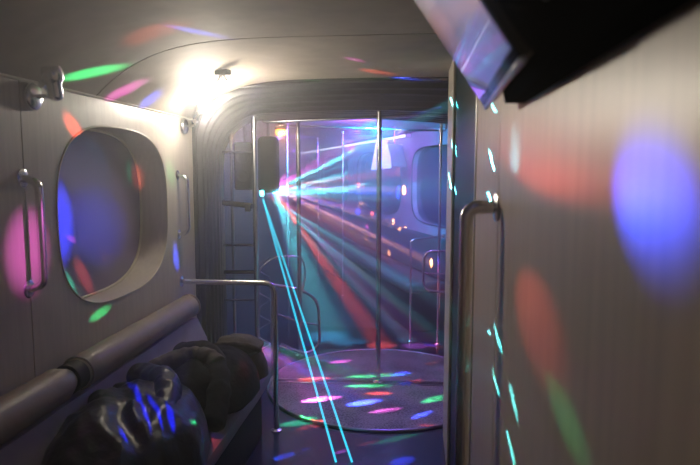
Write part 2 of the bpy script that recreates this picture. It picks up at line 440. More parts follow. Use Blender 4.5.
# right side short rail and hoop
q0 = at(410, 342, Z=0); a = at(410, 240, Y=q0.y); b = at(444, 236, Y=q0.y + .1)
rail([q0, V(q0.x, q0.y, a.z), b], .010, 'low thin steel rail right of the middle pole', rad=.03)
c_ = [at(x, y, Y=5.2) for x, y in ((450, 251), (424, 251), (423, 290), (450, 293))]
t = thing('hoop_barrier', c_[2], 'small square steel hoop by the right partition edge', 'barrier')
bm = bmesh.new(); tube(bm, rounded([c_[0], c_[1], c_[2], c_[3]], .09, 8), .011, 10); obj('hoop', bm, M['chrome'], t, True)
bm = bmesh.new(); tube(bm, [at(424, 273, Y=5.2), at(450, 274, Y=5.2)], .008, 10); obj('middle_bar', bm, M['chrome'], t, True)
bm = bmesh.new(); qq = c_[3]; tube(bm, [qq, V(qq.x, qq.y, 0)], .011, 10); obj('post', bm, M['chrome'], t, True)

# black boxes hanging left of the joint
def blackbox(name, x0, x1, y0, y1, Y, dep, label, cat, bev):
    a = at(x0, y0, Y=Y); b = at(x1, y1, Y=Y)
    t = thing(name, V((a.x + b.x) / 2, Y + dep / 2, b.z), label, cat)
    bm = bmesh.new(); abox(bm, (a.x, Y, b.z), (b.x, Y + dep, a.z), bev=bev, seg=4); obj('housing', bm, M['black'], t, True)
    mx, my = (a.x + b.x) / 2, Y + dep / 2
    bm = bmesh.new(); tube(bm, [V(mx, my, a.z - .01), V(mx, my, 2.05)], .012, 8); abox(bm, (mx - .03, my - .02, 2.03), (mx + .03, my + .02, 2.045)); obj('bracket', bm, M['dull_steel'], t, True)
    return t, a, b
t, a, b = blackbox('loudspeaker', 233, 252, 142, 190, 4.75, .16, 'black hanging loudspeaker between the ladder bars and the left pole', 'speaker', .02)
for k, zz in enumerate((.30, .68)):
    bm = bmesh.new(); lathe(bm, [(0, .05), (.006, .05), (.003, .04), (-.004, .015), (0, .001)], V((a.x + b.x) / 2, 4.748, b.z + (a.z - b.z) * zz), V(0, -1, 0), 20); obj('driver_cone', bm, M['rubber'], t, True)
t, a, b = blackbox('laser_projector', 256, 276, 136, 193, 4.85, .18, 'black laser projector box with rounded corners beside the left pole', 'projector', .045)
S1 = at(262, 196, Y=4.80)
bm = bmesh.new(); lathe(bm, [(-.03, .018), (.0, .018), (.012, .012)], S1 + V(-.0, .0, .012), V(.2, -.6, -.9), 16); obj('lens', bm, M['cyanlens'], t, True, 'glowing cyan lens')
# orange disco lamp
q = at(281, 131, Y=5.6)
t = thing('disco_lamp', q, 'small glowing orange disco lamp under the rear ceiling', 'lamp')
bm = bmesh.new(); lathe(bm, [(-.0, .012), (.015, .045), (.035, .055), (.06, .05), (.07, .02)], q - V(0, 0, .05), V(0, 0, 1), 20); obj('lens_dome', bm, M['orange'], t, True)
bm = bmesh.new(); lathe(bm, [(0, .06), (.02, .06), (.035, .03), (.12, .03)], q + V(0, 0, .015), V(0, 0, 1), 20); obj('base', bm, M['black'], t, True)
S2 = q + V(0, -.08, -.06)

# hanging panels in the rear section
for (c4, Y, mm_, lab) in (([(376, 141), (388, 139), (392, 168), (371, 170)], 6.6, 'paper', 'pale hanging display panel just right of the middle pole'),
                         ([(387, 143), (402, 145), (407, 167), (393, 166)], 6.4, 'dull_steel', 'darker grey hanging display panel right of the pale one')):
    ps = [at(x, y, Y=Y - .05 + .1 * (i > 1)) for i, (x, y) in enumerate(c4)]
    n = (ps[1] - ps[0]).cross(ps[3] - ps[0]).normalized()
    if n.y < 0: n = -n
    t = thing('hanging_panel', ps[3], lab, 'panel', 'hanging panels')
    bm = bmesh.new(); a_ = [bm.verts.new(x) for x in ps]; b_ = [bm.verts.new(x + n * .02) for x in ps]
    bm.faces.new(a_); bm.faces.new(b_[::-1])
    for i in range(4): j = (i + 1) % 4; bm.faces.new((a_[i], b_[i], b_[j], a_[j]))
    obj('panel_body', bm, M[mm_], t)
    bm = bmesh.new(); mid = (ps[0] + ps[1]) / 2 + n * .01; tube(bm, [mid, V(mid.x, mid.y, 2.06)], .006, 8); obj('hanger', bm, M['dull_steel'], t, True)

# long bench in rear section along right wall
t = thing('rear_bench', far(1.2, .9, 0), 'long dark bench along the rear section side wall', 'bench')
mf2 = frame(far(0, 0, 0), D2)
bm = bmesh.new(); abox(bm, (1.3, -1.12, .0), (9.5, -.72, .40), mf2, .02); obj('base', bm, M['black'], t, True)
bm = bmesh.new(); abox(bm, (1.28, -1.13, .40), (9.52, -.66, .50), mf2, .04, 4); obj('seat', bm, M['seat'], t, True)
bm = bmesh.new(); abox(bm, (1.3, -1.13, .50), (9.5, -1.03, .92), mf2, .04, 4); obj('backrest', bm, M['seat'], t, True)

# ------------------------------------------------------------------ wall grab handles
def handle(label, pts_xy, X, stand, r, top_y, bot_y, group=None):
    a = at(*pts_xy[0], X=X); b = at(*pts_xy[1], X=X)
    a = V(X, (a.y + b.y) / 2, a.z); b = V(X, a.y, b.z)
    sg = 1 if X < 0 else -1
    t = thing('wall_grab_rail', b, label, 'grab rail', 'wall grab rails')
    bm = bmesh.new()
    tube(bm, rounded([a, a + V(sg * stand, 0, -.015), b + V(sg * stand, 0, .015), b], .05, 8), r, 14); obj('bar', bm, M['chrome'], t, True)
    for e in (a, b):
        bm = bmesh.new(); lathe(bm, [(0, r * 2.3), (.004, r * 2.3), (.007, r * 1.9), (.008, r * 1.2)], e, V(sg, 0, 0), 24); pl = obj('mounting_plate', bm, M['chrome'], t, True)
        for k in range(3):
            a3 = k * 2.094 + .5; bm = bmesh.new()
            lathe(bm, [(.006, .004), (.0095, .003)], e + V(0, math.cos(a3) * r * 1.75, math.sin(a3) * r * 1.75), V(sg, 0, 0), 8)
            obj('screw', bm, M['dull_steel'], pl, True)
    return t
handle('steel grab handle on the wall nearest the viewer, left of the oval window', ((28, 178), (23, 291)), XL, .062, .0145, 0, 0)
handle('slim steel grab handle between the oval window and the bellows', ((179, 175), (177, 235)), XL, .060, .0125, 0, 0)

# ------------------------------------------------------------------ wall spotlights
def spotlight(label, base, elbow, head0, head1, lit):
    t = thing('wall_spotlight', base, label, 'spotlight', 'wall spotlights')
    bm = bmesh.new(); lathe(bm, [(0, .050), (.012, .050), (.020, .044), (.026, .030), (.028, .012)], base, V(1, 0, 0), 32); obj('wall_plate', bm, M['chrome'], t, True)
    bm = bmesh.new(); tube(bm, rounded([base + V(.02, 0, 0), V(elbow.x, base.y, base.z + .005), elbow], .02), .008, 10); lathe(bm, [(-.014, .013), (.014, .013)], elbow, V(0, 1, 0), 14); obj('arm', bm, M['chrome'], t, True)
    ax = (head1 - head0)
    L = ax.length
    bm = bmesh.new()
    lathe(bm, [(0, .008), (.005, .019), (.015, .025), (L * .5, .026), (L * .56, .031), (L * .62, .036), (L - .012, .037), (L, .033), (L - .012, .029)], head0, ax, 28); h = obj('lamp_head', bm, M['chrome'], t, True)
    bm = bmesh.new(); lathe(bm, [(0, .025), (.008, .034), (.022, .040), (.036, .036), (.045, .022), (.049, .006)] if lit else [(0, .025), (.006, .024), (.011, .012)], head0 + ax.normalized() * (L - .012), ax, 20)
    obj('bulb', bm, M['bulb'] if lit else M['paper'], h, True)
    return t
b0 = at(35, 97, X=XL + .015); b0.x = XL
hA = at(51, 67, X=XL + .115); hB = at(57, 101, X=XL + .125)
spotlight('unlit chrome wall spotlight above the near grab handle', b0, (hA + hB) / 2 + V(-.038, 0, .0), hB, hA, False)
b1 = at(188, 128, X=XL)
HL = V(-1.215, 3.46, 1.985)
spotlight('lit wall spotlight glaring white beside the bellows', V(XL, 3.6, 1.87), V(-1.32, 3.6, 1.90), V(-1.31, 3.58, 1.925), HL, True)
# ceiling clip
q = at(222, 72, Z=2.12); q.z = ceil_z(q.x)
t = thing('ceiling_clip', q, 'small dark metal clip fixed to the ceiling near the bright lamp', 'clip')
mc = frame(q, V(1, -.3, 0))
bm = bmesh.new(); abox(bm, (-.035, -.022, -.03), (.045, .022, -.001), mc, .006); obj('base_plate', bm, M['black'], t, True)
bm = bmesh.new()
for dx in (-.022, 0, .022): tube(bm, [mc @ V(dx * .5, 0, -.028), mc @ V(dx, 0, -.05), mc @ V(dx * 1.5, 0, -.06)], .0055, 8)
obj('prong', bm, M['dull_steel'], t, True)

# ------------------------------------------------------------------ long bench on the left
BX = k0.x - .02                       # front edge of the bench
B0, B1 = .35, 3.44
t = thing('bench', V((XL + BX) / 2, 2.0, 0), 'long upholstered side bench below the oval window', 'bench')
bm = box((XL + .005, B0, 0), (BX - .05, B1 - .02, .30), bev=.005); obj('plinth', bm, M['black'], t)
def seat_profile():
    return [(XL + .1, .30), (BX - .03, .30), (BX + .0, .33), (BX + .02, .37), (BX + .015, .415), (BX - .02, .45), (BX - .08, .465), (BX - .2, .455), (XL + .25, .44), (XL + .1, .46)]
def extr(prof, y0, y1, ny=24, wob=0.0):
    bm = bmesh.new(); rs = []
    for i in range(ny + 1):
        y = y0 + (y1 - y0) * i / ny
        sc = 1.0 if 0 < i < ny else .93
        cx = sum(p[0] for p in prof) / len(prof); cz = sum(p[1] for p in prof) / len(prof)
        rs.append([bm.verts.new(V(cx + (px - cx) * sc, y, cz + (pz - cz) * sc + wob * noise.noise(V(px * 3, y * 3, pz * 3)))) for px, pz in prof])
    n = len(prof)
    for a, b in zip(rs, rs[1:]):
        for k in range(n): bm.faces.new((a[k], a[(k + 1) % n], b[(k + 1) % n], b[k]))
    bm.faces.new(rs[0]); bm.faces.new(rs[-1][::-1]); return bm
sp = seat_profile()
obj('seat_cushion', extr(sp, B0, B1, 30, .008), M['backrest'], t, True)
obj('backrest', extr([(XL + .01, .43), (XL + .22, .43), (XL + .18, .60), (XL + .12, .725), (XL + .01, .73)], B0, B1, 30, .006), M['backrest'], t, True)
# bolster along the top of the back
bz = at(150, 325, X=XL + .13).z
bc = V(XL + .082, 0, .795)
t2 = thing('bolster', V(bc.x, 2.0, bc.z - .09), 'long tan bolster roll along the top of the bench back', 'bolster')
yst = at(75, 365, X=XL + .10).y
def roll(y0, y1, r=.068):
    bm = bmesh.new(); n = 26; pts = []; rad = []
    for i in range(n + 1):
        tt_ = i / n; y = y0 + (y1 - y0) * tt_
        e = min(tt_, 1 - tt_) * (y1 - y0)
        pts.append(V(bc.x, y, bc.z)); rad.append(r * (1 - .35 * max(0, 1 - e / .05) ** 2) + .003 * noise.noise(V(0, y * 5, 1)))
    tube(bm, pts, r, 22, radii=rad); return bm
obj('roll_cushion', roll(B0, yst - .03), M['bolster'], t2, True)
obj('roll_cushion', roll(yst + .03, B1), M['bolster'], t2, True)
bm = bmesh.new(); tube(bm, [V(bc.x, yst - .035, bc.z), V(bc.x, yst + .035, bc.z)], .060, 22); 
obj('strap', bm, M['black'], t2, True, 'black strap between the two rolls')
for y in (yst + .05, B1 - .03):
    bm = bmesh.new(); tube(bm, [V(bc.x + math.cos(a) * .066, y, bc.z + math.sin(a) * .066) for a in [2 * PI * k / 28 for k in range(28)]], .005, 6, closed=True)
    obj('piping', bm, M['bolster'], t2, True)

# ------------------------------------------------------------------ jackets piled on the bench
def heap(cx, cy, rx, ry, h, z0, seed, rot=0.0, fold=.05, nu=60, nv=26, fdir=(1, 0), ff=9.0):
    bm = bmesh.new(); rings = []
    off = V(seed * 3.1, seed * 7.7, seed)
    for j in range(nv + 1):
        ph = j / nv
        ring = []
        for i in range(nu):
            a = 2 * PI * i / nu
            rr = math.sin(ph * PI / 2) ** .8 if ph < 1 else 1.0
            edge = 1 + .10 * noise.noise(V(math.cos(a) * 1.6, math.sin(a) * 1.6, 0) + off)
            x, y = math.cos(a) * rx * rr * edge, math.sin(a) * ry * rr * edge
            z = h * max(0.0, 1 - ph ** 2.6)
            q_ = V(x * 5, y * 5, z * 5) + off
            f = noise.noise(V((x * fdir[0] + y * fdir[1]) * ff + .8 * noise.noise(q_), (x * -fdir[1] + y * fdir[0]) * 2.2, seed)) 
            f2 = noise.turbulence(q_ * 1.3, 3, False)
            rid = 1 - abs(f) * 2.2
            zz = z + fold * .8 * rid * (1 - ph * .6) + fold * .5 * (f2 - .5)
            k = 1 + .25 * f * fold / .05 * .4
            xr = x * k * math.cos(rot) - y * k * math.sin(rot); yr = x * k * math.sin(rot) + y * k * math.cos(rot)
            ring.append(bm.verts.new(V(cx + xr, cy + yr, z0 + max(0, zz if ph < 1 else 0))))
        rings.append(ring)
    for a, b in zip(rings, rings[1:]):
        for k in range(nu): bm.faces.new((a[k], a[(k + 1) % nu], b[(k + 1) % nu], b[k]))
    bm.faces.new(rings[-1])
    bmesh.ops.remove_doubles(bm, verts=bm.verts, dist=.0004)
    return bm
def sleeve(pts, r0, r1, seed, nr=46, n=18, pf=.12):
    P = rounded(pts, .12, 10)
    # resample
    L = [0]
    for a, b in zip(P, P[1:]): L.append(L[-1] + (b - a).length)
    out, rad = [], []
    for i in range(nr):
        d = L[-1] * i / (nr - 1); k = max(j for j in range(len(L)) if L[j] <= d + 1e-9); k = min(k, len(P) - 2)
        u = (d - L[k]) / max(1e-6, L[k + 1] - L[k]); out.append(P[k].lerp(P[k + 1], u))
        tt_ = i / (nr - 1)
        rad.append((r0 + (r1 - r0) * tt_) * (1 + pf * .15 * math.sin(i * 1.15 + seed + 2 * noise.noise(V(i * .3, 0, seed))) + .10 * noise.noise(V(i * .4, seed, 0))) * (.55 if i in (0, nr - 1) else 1))
    bm = bmesh.new(); tube(bm, out, r0, n, radii=rad)
    for v in bm.verts: v.co += Vector(noise.noise_vector(v.co * 24 + V(seed, 0, 0))) * .010
    return bm
def sub(o, lv=1):
    m = o.modifiers.new('smooth', 'SUBSURF'); m.levels = lv; m.render_levels = lv
# puffer jacket, nearest
c = at(150, 420, Z=.62)
j1 = thing('puffer_jacket', V(-1.06, 2.28, .45), 'shiny black jacket with blue gleaming folds piled on the bench', 'jacket', None)
obj('jacket_body', heap(-1.05, 2.08, .29, .50, .26, .468, 3, .2, .05, fdir=(.9, .45), ff=10), M['puffer'], j1, True)
obj('sleeve', sleeve([V(-1.2, 2.45, .70), V(-1.0, 2.35, .73), V(-.92, 2.1, .68), V(-.88, 1.85, .55)], .062, .048, 2), M['puffer'], j1, True)
obj('sleeve', sleeve([V(-1.22, 2.2, .68), V(-1.08, 2.0, .70), V(-1.0, 1.75, .62), V(-1.0, 1.55, .52)], .06, .045, 5), M['puffer'], j1, True)
bm = bmesh.new()
for k in range(34):
    u = k / 33; c_z = V(-.95 - .07 * u + .02 * math.sin(u * 7), 2.30 - .55 * u, .725 - .12 * u * u)
    lathe(bm, [(-.004, .004), (.004, .004)], c_z, V(1, .3 * (-1) ** k, 0), 6)
obj('zip', bm, M['dull_steel'], j1, False, 'small metal zip teeth')
# second, matt dark coat behind
j2 = thing('wool_coat', V(-1.1, 2.8, .45), 'matt black coat heaped on the bench behind the shiny jacket', 'coat')
obj('coat_body', heap(-1.0, 2.80, .24, .36, .22, .468, 8, -.1, .035, fdir=(.3, .9), ff=7), M['cloth'], j2, True)
obj('sleeve', sleeve([V(-1.2, 2.95, .64), V(-1.0, 2.85, .70), V(-.86, 2.6, .62), V(-.84, 2.4, .50)], .065, .05, 7), M['cloth'], j2, True)
obj('collar', sleeve([V(-1.22, 2.62, .66), V(-1.12, 2.72, .70), V(-1.0, 2.76, .71), V(-.9, 2.7, .68)], .045, .045, 9), M['greycloth'], j2, True, 'grey-brown crumpled lining collar')
# hooded jacket at bench end
j3 = thing('hooded_jacket', V(-.95, 3.2, .45), 'grey-brown hooded jacket at the bench end beside the safety rail', 'jacket')
obj('jacket_body', heap(-.99, 3.17, .20, .20, .17, .468, 12, .3, .04, fdir=(.8, .6), ff=9), M['greycloth'], j3, True)
def hood():
    bm = bmesh.new(); nu, nv = 30, 14; rings = []
    for j in range(nv):
        ph = j / (nv - 1) * PI * .62
        rings.append([])
        for i in range(nu):
            a = 2 * PI * i / nu
            r = .115 * math.sin(ph + .05) * (1 + .1 * math.sin(3 * a + j) + .12 * noise.noise(V(math.cos(a) * 2, math.sin(a) * 2, j * .3)))
            rings[-1].append(bm.verts.new(V(-.93 + r * math.cos(a) * 1.15, 3.10 + r * math.sin(a) * .9 , .64 + .075 * math.cos(ph))))
    for a, b in zip(rings, rings[1:]):
        for k in range(nu): bm.faces.new((a[k], a[(k + 1) % nu], b[(k + 1) % nu], b[k]))
    bm.faces.new(rings[0]); bm.faces.new(rings[-1][::-1]); return bm
obj('hood', hood(), M['greycloth'], j3, True)
ho = []
for k in range(26):
    a = PI * 1.05 * k / 25 + PI * .95
    ho.append(V(-.93 + .125 * math.cos(a), 3.06 + .05 * math.sin(a), .66 + .05 * abs(math.sin(a)) - .02))
bm = bmesh.new(); tube(bm, ho, .014, 10)
for v in bm.verts: v.co += Vector(noise.noise_vector(v.co * 30)) * .005
obj('hood_edge', bm, M['greycloth'], j3, True)
for o in (j1, j2, j3):
    for ch in o.children:
        if ch.name.split('.')[0] in ('jacket_body', 'coat_body', 'sleeve', 'hood', 'collar'): sub(ch)

# ------------------------------------------------------------------ partition on the right
PX = .205
ya = at(497, 250, X=PX).y; yb = at(470, 420, X=PX).y; yc = at(448, 420, X=PX).y; yd = at(443, 420, X=PX).y
print('partition', ya, yb, yc, yd)
struct('wall_right_partition', box((PX, ya + .004, 0), (PX + .035, yb - .03, 2.17), bev=.002), M['wood'], 'narrow pale wood partition panel beyond the joint')
struct('trim_7', box((PX + .008, ya - .01, 0), (PX + .03, ya + .01, 2.17)), M['black'], 'dark joint between the two wood panels')
struct('wall_right_partition', box((PX, -.6, 0), (PX + .035, ya, 2.17), bev=.002), M['wood'], 'pale wood-effect partition panel close on the right')
struct('trim_5', box((PX - .004, yb - .03, 0), (PX + .040, yb, 2.17), bev=.006), M['trim'], 'cream edge trim of the near partition panel')
dr = thing('door', V(PX, yb, 0), 'dark', 'd'); dr.name = 'window_6'; del dr['category']; dr['kind'] = 'structure'; dr['label'] = 'dark green glass pane of the partition'
obj('glass_pane', box((PX + .012, yb, 0), (PX + .022, yc, 2.17)), M['greenglass'], dr)
struct('trim_6', box((PX - .004, yc, 0), (PX + .040, yd - .05, 2.17), bev=.008, seg=3), M['trim'], 'cream upright post at the far edge of the partition')
# long grab bar on the partition
hy = at(497, 207, X=PX)
t = thing('partition_handrail', V(PX, hy.y, .7), 'long steel grab bar on the wood partition at right', 'handrail')
bm = bmesh.new(); lowz = .70
tube(bm, rounded([hy, hy + V(-.072, 0, -.0), V(PX - .072, hy.y, lowz), V(PX, hy.y, lowz)], .07, 10), .0165, 18); obj('bar', bm, M['chrome'], t, True)
for zz in (hy.z, lowz):
    bm = bmesh.new(); lathe(bm, [(0, .036), (.004, .036), (.007, .030), (.009, .02)], V(PX, hy.y, zz), V(-1, 0, 0), 28); pl = obj('mounting_plate', bm, M['chrome'], t, True)

# ------------------------------------------------------------------ television
zb = 1.735
Bp = at(485, 108, Y=1.30); zb = Bp.z
Cp = at(522, 60, Z=zb)
print('tv', Bp, Cp)
tu = (Cp - Bp); TWd = tu.length; tu.normalize()
tvu = V(-math.sin(math.radians(34)), 0, math.cos(math.radians(34)))
tn = tu.cross(tvu).normalized()
if tn.x > 0: tn = -tn              # screen normal, to the left and down
mt = Matrix((tu, tvu, tn)).transposed().to_4x4(); mt.translation = Bp
HT = .40
tv = thing('television', Bp, 'black flat screen television hung tilted below the ceiling at right', 'television')
obj('cabinet', box((0, 0, -.035), (TWd, HT, 0), mt, .004), M['gloss_black'], tv, True)
obj('screen', box((.012, .020, -.001), (TWd - .012, HT - .012, .0012), mt), M['screen'], tv, label='glossy screen with a bluish reflection put into its colour')
bm = box((TWd * .2, .06, -.045), (TWd * .8, HT - .06, -.034), mt, .004); obj('rear_housing', bm, M['black'], tv, True)
obj('bezel', box((0, -.004, -.004), (TWd, .004, .003), mt, .001), M['dull_steel'], tv, True, 'bright lower bezel edge')
pm = mt @ V(TWd * .5, HT * .75, -.03)
bm = bmesh.new(); tube(bm, [pm, V(pm.x + .03, pm.y, ceil_z(pm.x) - .005)], .018, 12); abox(bm, (pm.x - .06, pm.y - .06, ceil_z(pm.x) - .02), (pm.x + .08, pm.y + .06, ceil_z(pm.x) - .003)); obj('ceiling_bracket', bm, M['black'], tv, True)
bm = prism([(.168, 1.722), (.203, 1.722), (.203, 2.155), (-.03, 2.155), (.150, 1.82)], lambda u, v: V(u, .22, v), lambda u, v: V(u, 1.14, v))
t = thing('shade_housing', V(.19, .7, 1.73), 'long black housing added to extend the television shadow, between television and partition', 'housing')  # added to carry the television's dark shadow on towards the viewer
obj('housing_body', bm, M['shade_black'], t, True)
bm = bmesh.new(); tube(bm, rounded([V(.166, .60, 1.80), V(.150, .60, 1.80), V(.150, .74, 1.80), V(.166, .74, 1.80)], .01), .004, 8); obj('latch', bm, M['dull_steel'], t, True)
# ------------------------------------------------------------------ laser beams as thin glowing tubes, standing in for lit haze
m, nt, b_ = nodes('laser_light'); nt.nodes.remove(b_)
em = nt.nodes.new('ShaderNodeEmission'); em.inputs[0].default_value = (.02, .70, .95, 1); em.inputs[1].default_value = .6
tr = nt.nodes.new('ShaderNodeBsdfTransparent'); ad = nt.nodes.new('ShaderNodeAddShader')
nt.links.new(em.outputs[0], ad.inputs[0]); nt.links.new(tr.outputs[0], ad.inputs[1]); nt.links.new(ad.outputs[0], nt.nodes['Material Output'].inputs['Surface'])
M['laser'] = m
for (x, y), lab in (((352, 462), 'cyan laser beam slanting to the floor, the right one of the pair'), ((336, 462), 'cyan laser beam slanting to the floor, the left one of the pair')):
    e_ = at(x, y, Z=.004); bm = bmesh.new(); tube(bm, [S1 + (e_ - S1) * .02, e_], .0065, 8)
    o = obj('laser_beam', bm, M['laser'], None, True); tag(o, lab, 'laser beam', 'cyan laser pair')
# ------------------------------------------------------------------ lights
GAIN = {'spot': 10, 'beam': 10}
def spot(src, dst, col, power, half_deg, blend=.5, rad=.004, name='spot'):
    l = bpy.data.lights.new(name, 'SPOT'); l.color = col; l.energy = power * GAIN.get(name, 1)
    sc_ = 1.0
    if half_deg < 1.5: sc_ = math.tan(math.radians(half_deg)) / math.tan(math.radians(5)); half_deg = 5
    l.spot_size = math.radians(half_deg * 2); l.spot_blend = blend; l.shadow_soft_size = rad
    o = bpy.data.objects.new(name, l); C.objects.link(o); o.location = src
    o.scale = (sc_, sc_, 1)
    d = (Vector(dst) - Vector(src)); o.rotation_euler = d.to_track_quat('-Z', 'Y').to_euler()
    return o
def point(src, col, power, rad=.02, name='point'):
    l = bpy.data.lights.new(name, 'POINT'); l.color = col; l.energy = power * 4; l.shadow_soft_size = rad
    o = bpy.data.objects.new(name, l); C.objects.link(o); o.location = src; return o
RED, GRN, BLU, MAG, CYA, ORG, PUR = (1, .10, .06), (.05, 1, .30), (.04, .08, 1), (1, .15, .85), (.1, .85, 1), (1, .40, .15), (.45, .12, 1)
WARM = (1, .88, .72)
# wall lamp: a bare bright bulb in a spot head, aimed up the bus
hd = V(1.4, -2.75, .18)
LP = HL + V(.03, -.06, -.03)
spot(LP, LP + hd, WARM, 50, 41, 1.0, .012, 'wall_lamp_light')
point(HL + V(.06, -.06, -.03), WARM, 1.5, .012, 'wall_lamp_glow')
spot(HL + V(.06, -.06, -.03), HL + V(.8, .45, .2), WARM, 15, 86, .35, .012, 'wall_lamp_glow')
S3 = V(-.95, 4.55, 1.45)
def px_spot(px, py, col, power, minor_px, src=S1, bl=.8, **pl):
    p_ = at(px, py, **pl)
    dist = (p_ - src).length; depth = (p_ - EYE).dot(FW)
    r = minor_px / F * depth
    hdg = math.degrees(math.atan(r / dist))
    spot(src, p_, col, power, hdg, bl, .002)
def hit(px, py, surf):
    if surf == 'ceiling':
        d = ray(px, py); t_ = .5
        while (EYE + d * t_).z < ceil_z((EYE + d * t_).x) and t_ < 6: t_ += .01
        return EYE + d * t_
    if surf == 'floor': return at(px, py, Z=.012)
    return at(px, py, X={'wall': XL, 'glass': XL - WT, 'partition': PX}[surf])
def streak(x0, y0, x1, y1, wpx, col, power, surf, src, bl=1.0):
    """an oblong spot of coloured light thrown from src on a surface"""
    a, b = hit(x0, y0, surf), hit(x1, y1, surf); mid = (a + b) / 2
    d = mid - src; L = d.length; d.normalize()
    e = (b - a) - d * (b - a).dot(d); hx = max(e.length / 2, .004) / L; e.normalize()
    yv = (-d).cross(e).normalized()
    # half width in the world: make the patch wpx wide in the picture
    nrm = {'ceiling': V(0, 0, -1), 'floor': V(0, 0, 1)}.get(surf, V(1, 0, 0) if surf != 'partition' else V(-1, 0, 0))
    l_ = (b - a).normalized(); q_ = nrm.cross(l_)
    view = (mid - EYE).normalized(); depth = (mid - EYE).dot(FW)
    qs = (q_ - view * q_.dot(view)); qn = qs.length                  # foreshortening of the cross direction
    hy = (wpx / F * depth / max(qn, .2)) * max(.12, abs(q_.dot(yv))) / L
    k = math.tan(math.radians(5))
    o = spot(src, mid, col, power, 5, bl, .002)
    o.rotation_euler = Matrix((e, yv, -d)).transposed().to_euler(); o.scale = (hx / k * 1.3, hy / k * 1.2, 1)
    return o
SF = V(-1.19, 4.02, .44)
for x0, y0, x1, y1, w_, c, p_ in ((302, 402, 335, 397, 3, MAG, 90), (349, 406, 376, 400, 4, BLU, 320), (365, 394, 390, 393, 2, RED, 70), (371, 413, 398, 408, 3, MAG, 110), (413, 419, 430, 411, 4, BLU, 300),
        (368, 441, 414, 430, 3, GRN, 90), (345, 386, 385, 386, 1.6, GRN, 60), (424, 403, 446, 395, 5, GRN, 130), (399, 384, 413, 383, 2.4, BLU, 260), (411, 382, 423, 381, 3, RED, 110), (343, 377, 397, 375, 1.8, GRN, 60),
        (391, 375, 410, 373, 3, BLU, 200), (298, 380, 327, 380, 2.5, RED, 80), (278, 423, 313, 418, 3, GRN, 60), (296, 427, 322, 420, 3, RED, 60), (352, 443, 374, 437, 2, RED, 60), (386, 461, 406, 453, 6, BLU, 400), (262, 459, 308, 444, 3, BLU, 60),
        (426, 424, 446, 431, 5, RED, 70), (330, 362, 350, 361, 2, MAG, 60), (425, 364, 440, 362, 2, RED, 50), (330, 450, 345, 446, 2, MAG, 120)):
    streak(x0, y0, x1, y1, w_, c, p_ * 1.2, 'floor', SF)
SN = V(.10, 1.66, 1.84)
for x0, y0, x1, y1, w_, c, p_ in ((60, 79, 126, 66, 13, GRN, 16), (105, 99, 146, 81, 10, MAG, 13), (126, 37, 185, 27, 4, RED, 3), (165, 25, 226, 38, 3, BLU, 14), (343, 57, 366, 62, 2, MAG, 12), (358, 69, 396, 75, 3, RED, 26),
        (391, 77, 419, 80, 2, BLU, 90), (298, 80, 322, 82, 2, GRN, 14), (140, 106, 162, 92, 5, BLU, 40)):
    streak(x0, y0, x1, y1, w_ * 2.2, c, p_ * 3.5, 'ceiling', SN)
for x0, y0, x1, y1, w_, c, p_, sf in ((64, 114, 84, 142, 8, RED, 26, 'wall'), (29, 210, 27, 292, 20, MAG, 11, 'wall'), (168, 158, 173, 187, 4, GRN, 22, 'wall'), (175, 243, 177, 270, 3.4, BLU, 90, 'wall'), (90, 320, 110, 307, 5, GRN, 22, 'wall'),
        (58, 185, 60, 262, 13, BLU, 80, 'glass'), (95, 190, 95, 262, 30, BLU, 16, 'glass'), (64, 272, 78, 310, 6, GRN, 60, 'glass'), (74, 258, 92, 292, 7, RED, 30, 'glass'), (134, 165, 138, 190, 5, RED, 20, 'glass'), (128, 160, 130, 185, 2, GRN, 30, 'glass'), (66, 236, 76, 242, 3, MAG, 30, 'glass')):
    streak(x0, y0, x1, y1, w_, c, p_, sf, V(.10, 1.9, 1.80), 1.0)
SP = at(265, 195, Y=4.76)
for x0, y0, x1, y1, w_, c, p_ in ((640, 120, 662, 290, 50, BLU, 52), (490, 138, 640, 165, 40, RED, 5), (500, 125, 570, 180, 40, RED, 4), (532, 275, 538, 375, 32, RED, 40), (550, 375, 585, 470, 24, GRN, 44), (514, 122, 515, 172, 12, CYA, 16)):
    streak(x0, y0, x1, y1, w_, c, p_, 'partition', SP, 1.0)
for x0, y0, x1, y1 in ((494, 325, 502, 353), (492, 370, 499, 394), (510, 385, 517, 418), (506, 428, 515, 466), (488, 193, 494, 209), (489, 150, 494, 170), (491, 103, 496, 112), (451, 97, 455, 108), (452, 140, 454, 156), (449, 173, 453, 192), (488, 330, 490, 334)):
    streak(x0, y0, x1, y1, 1.6, CYA, 1600, 'partition', SP, .6)
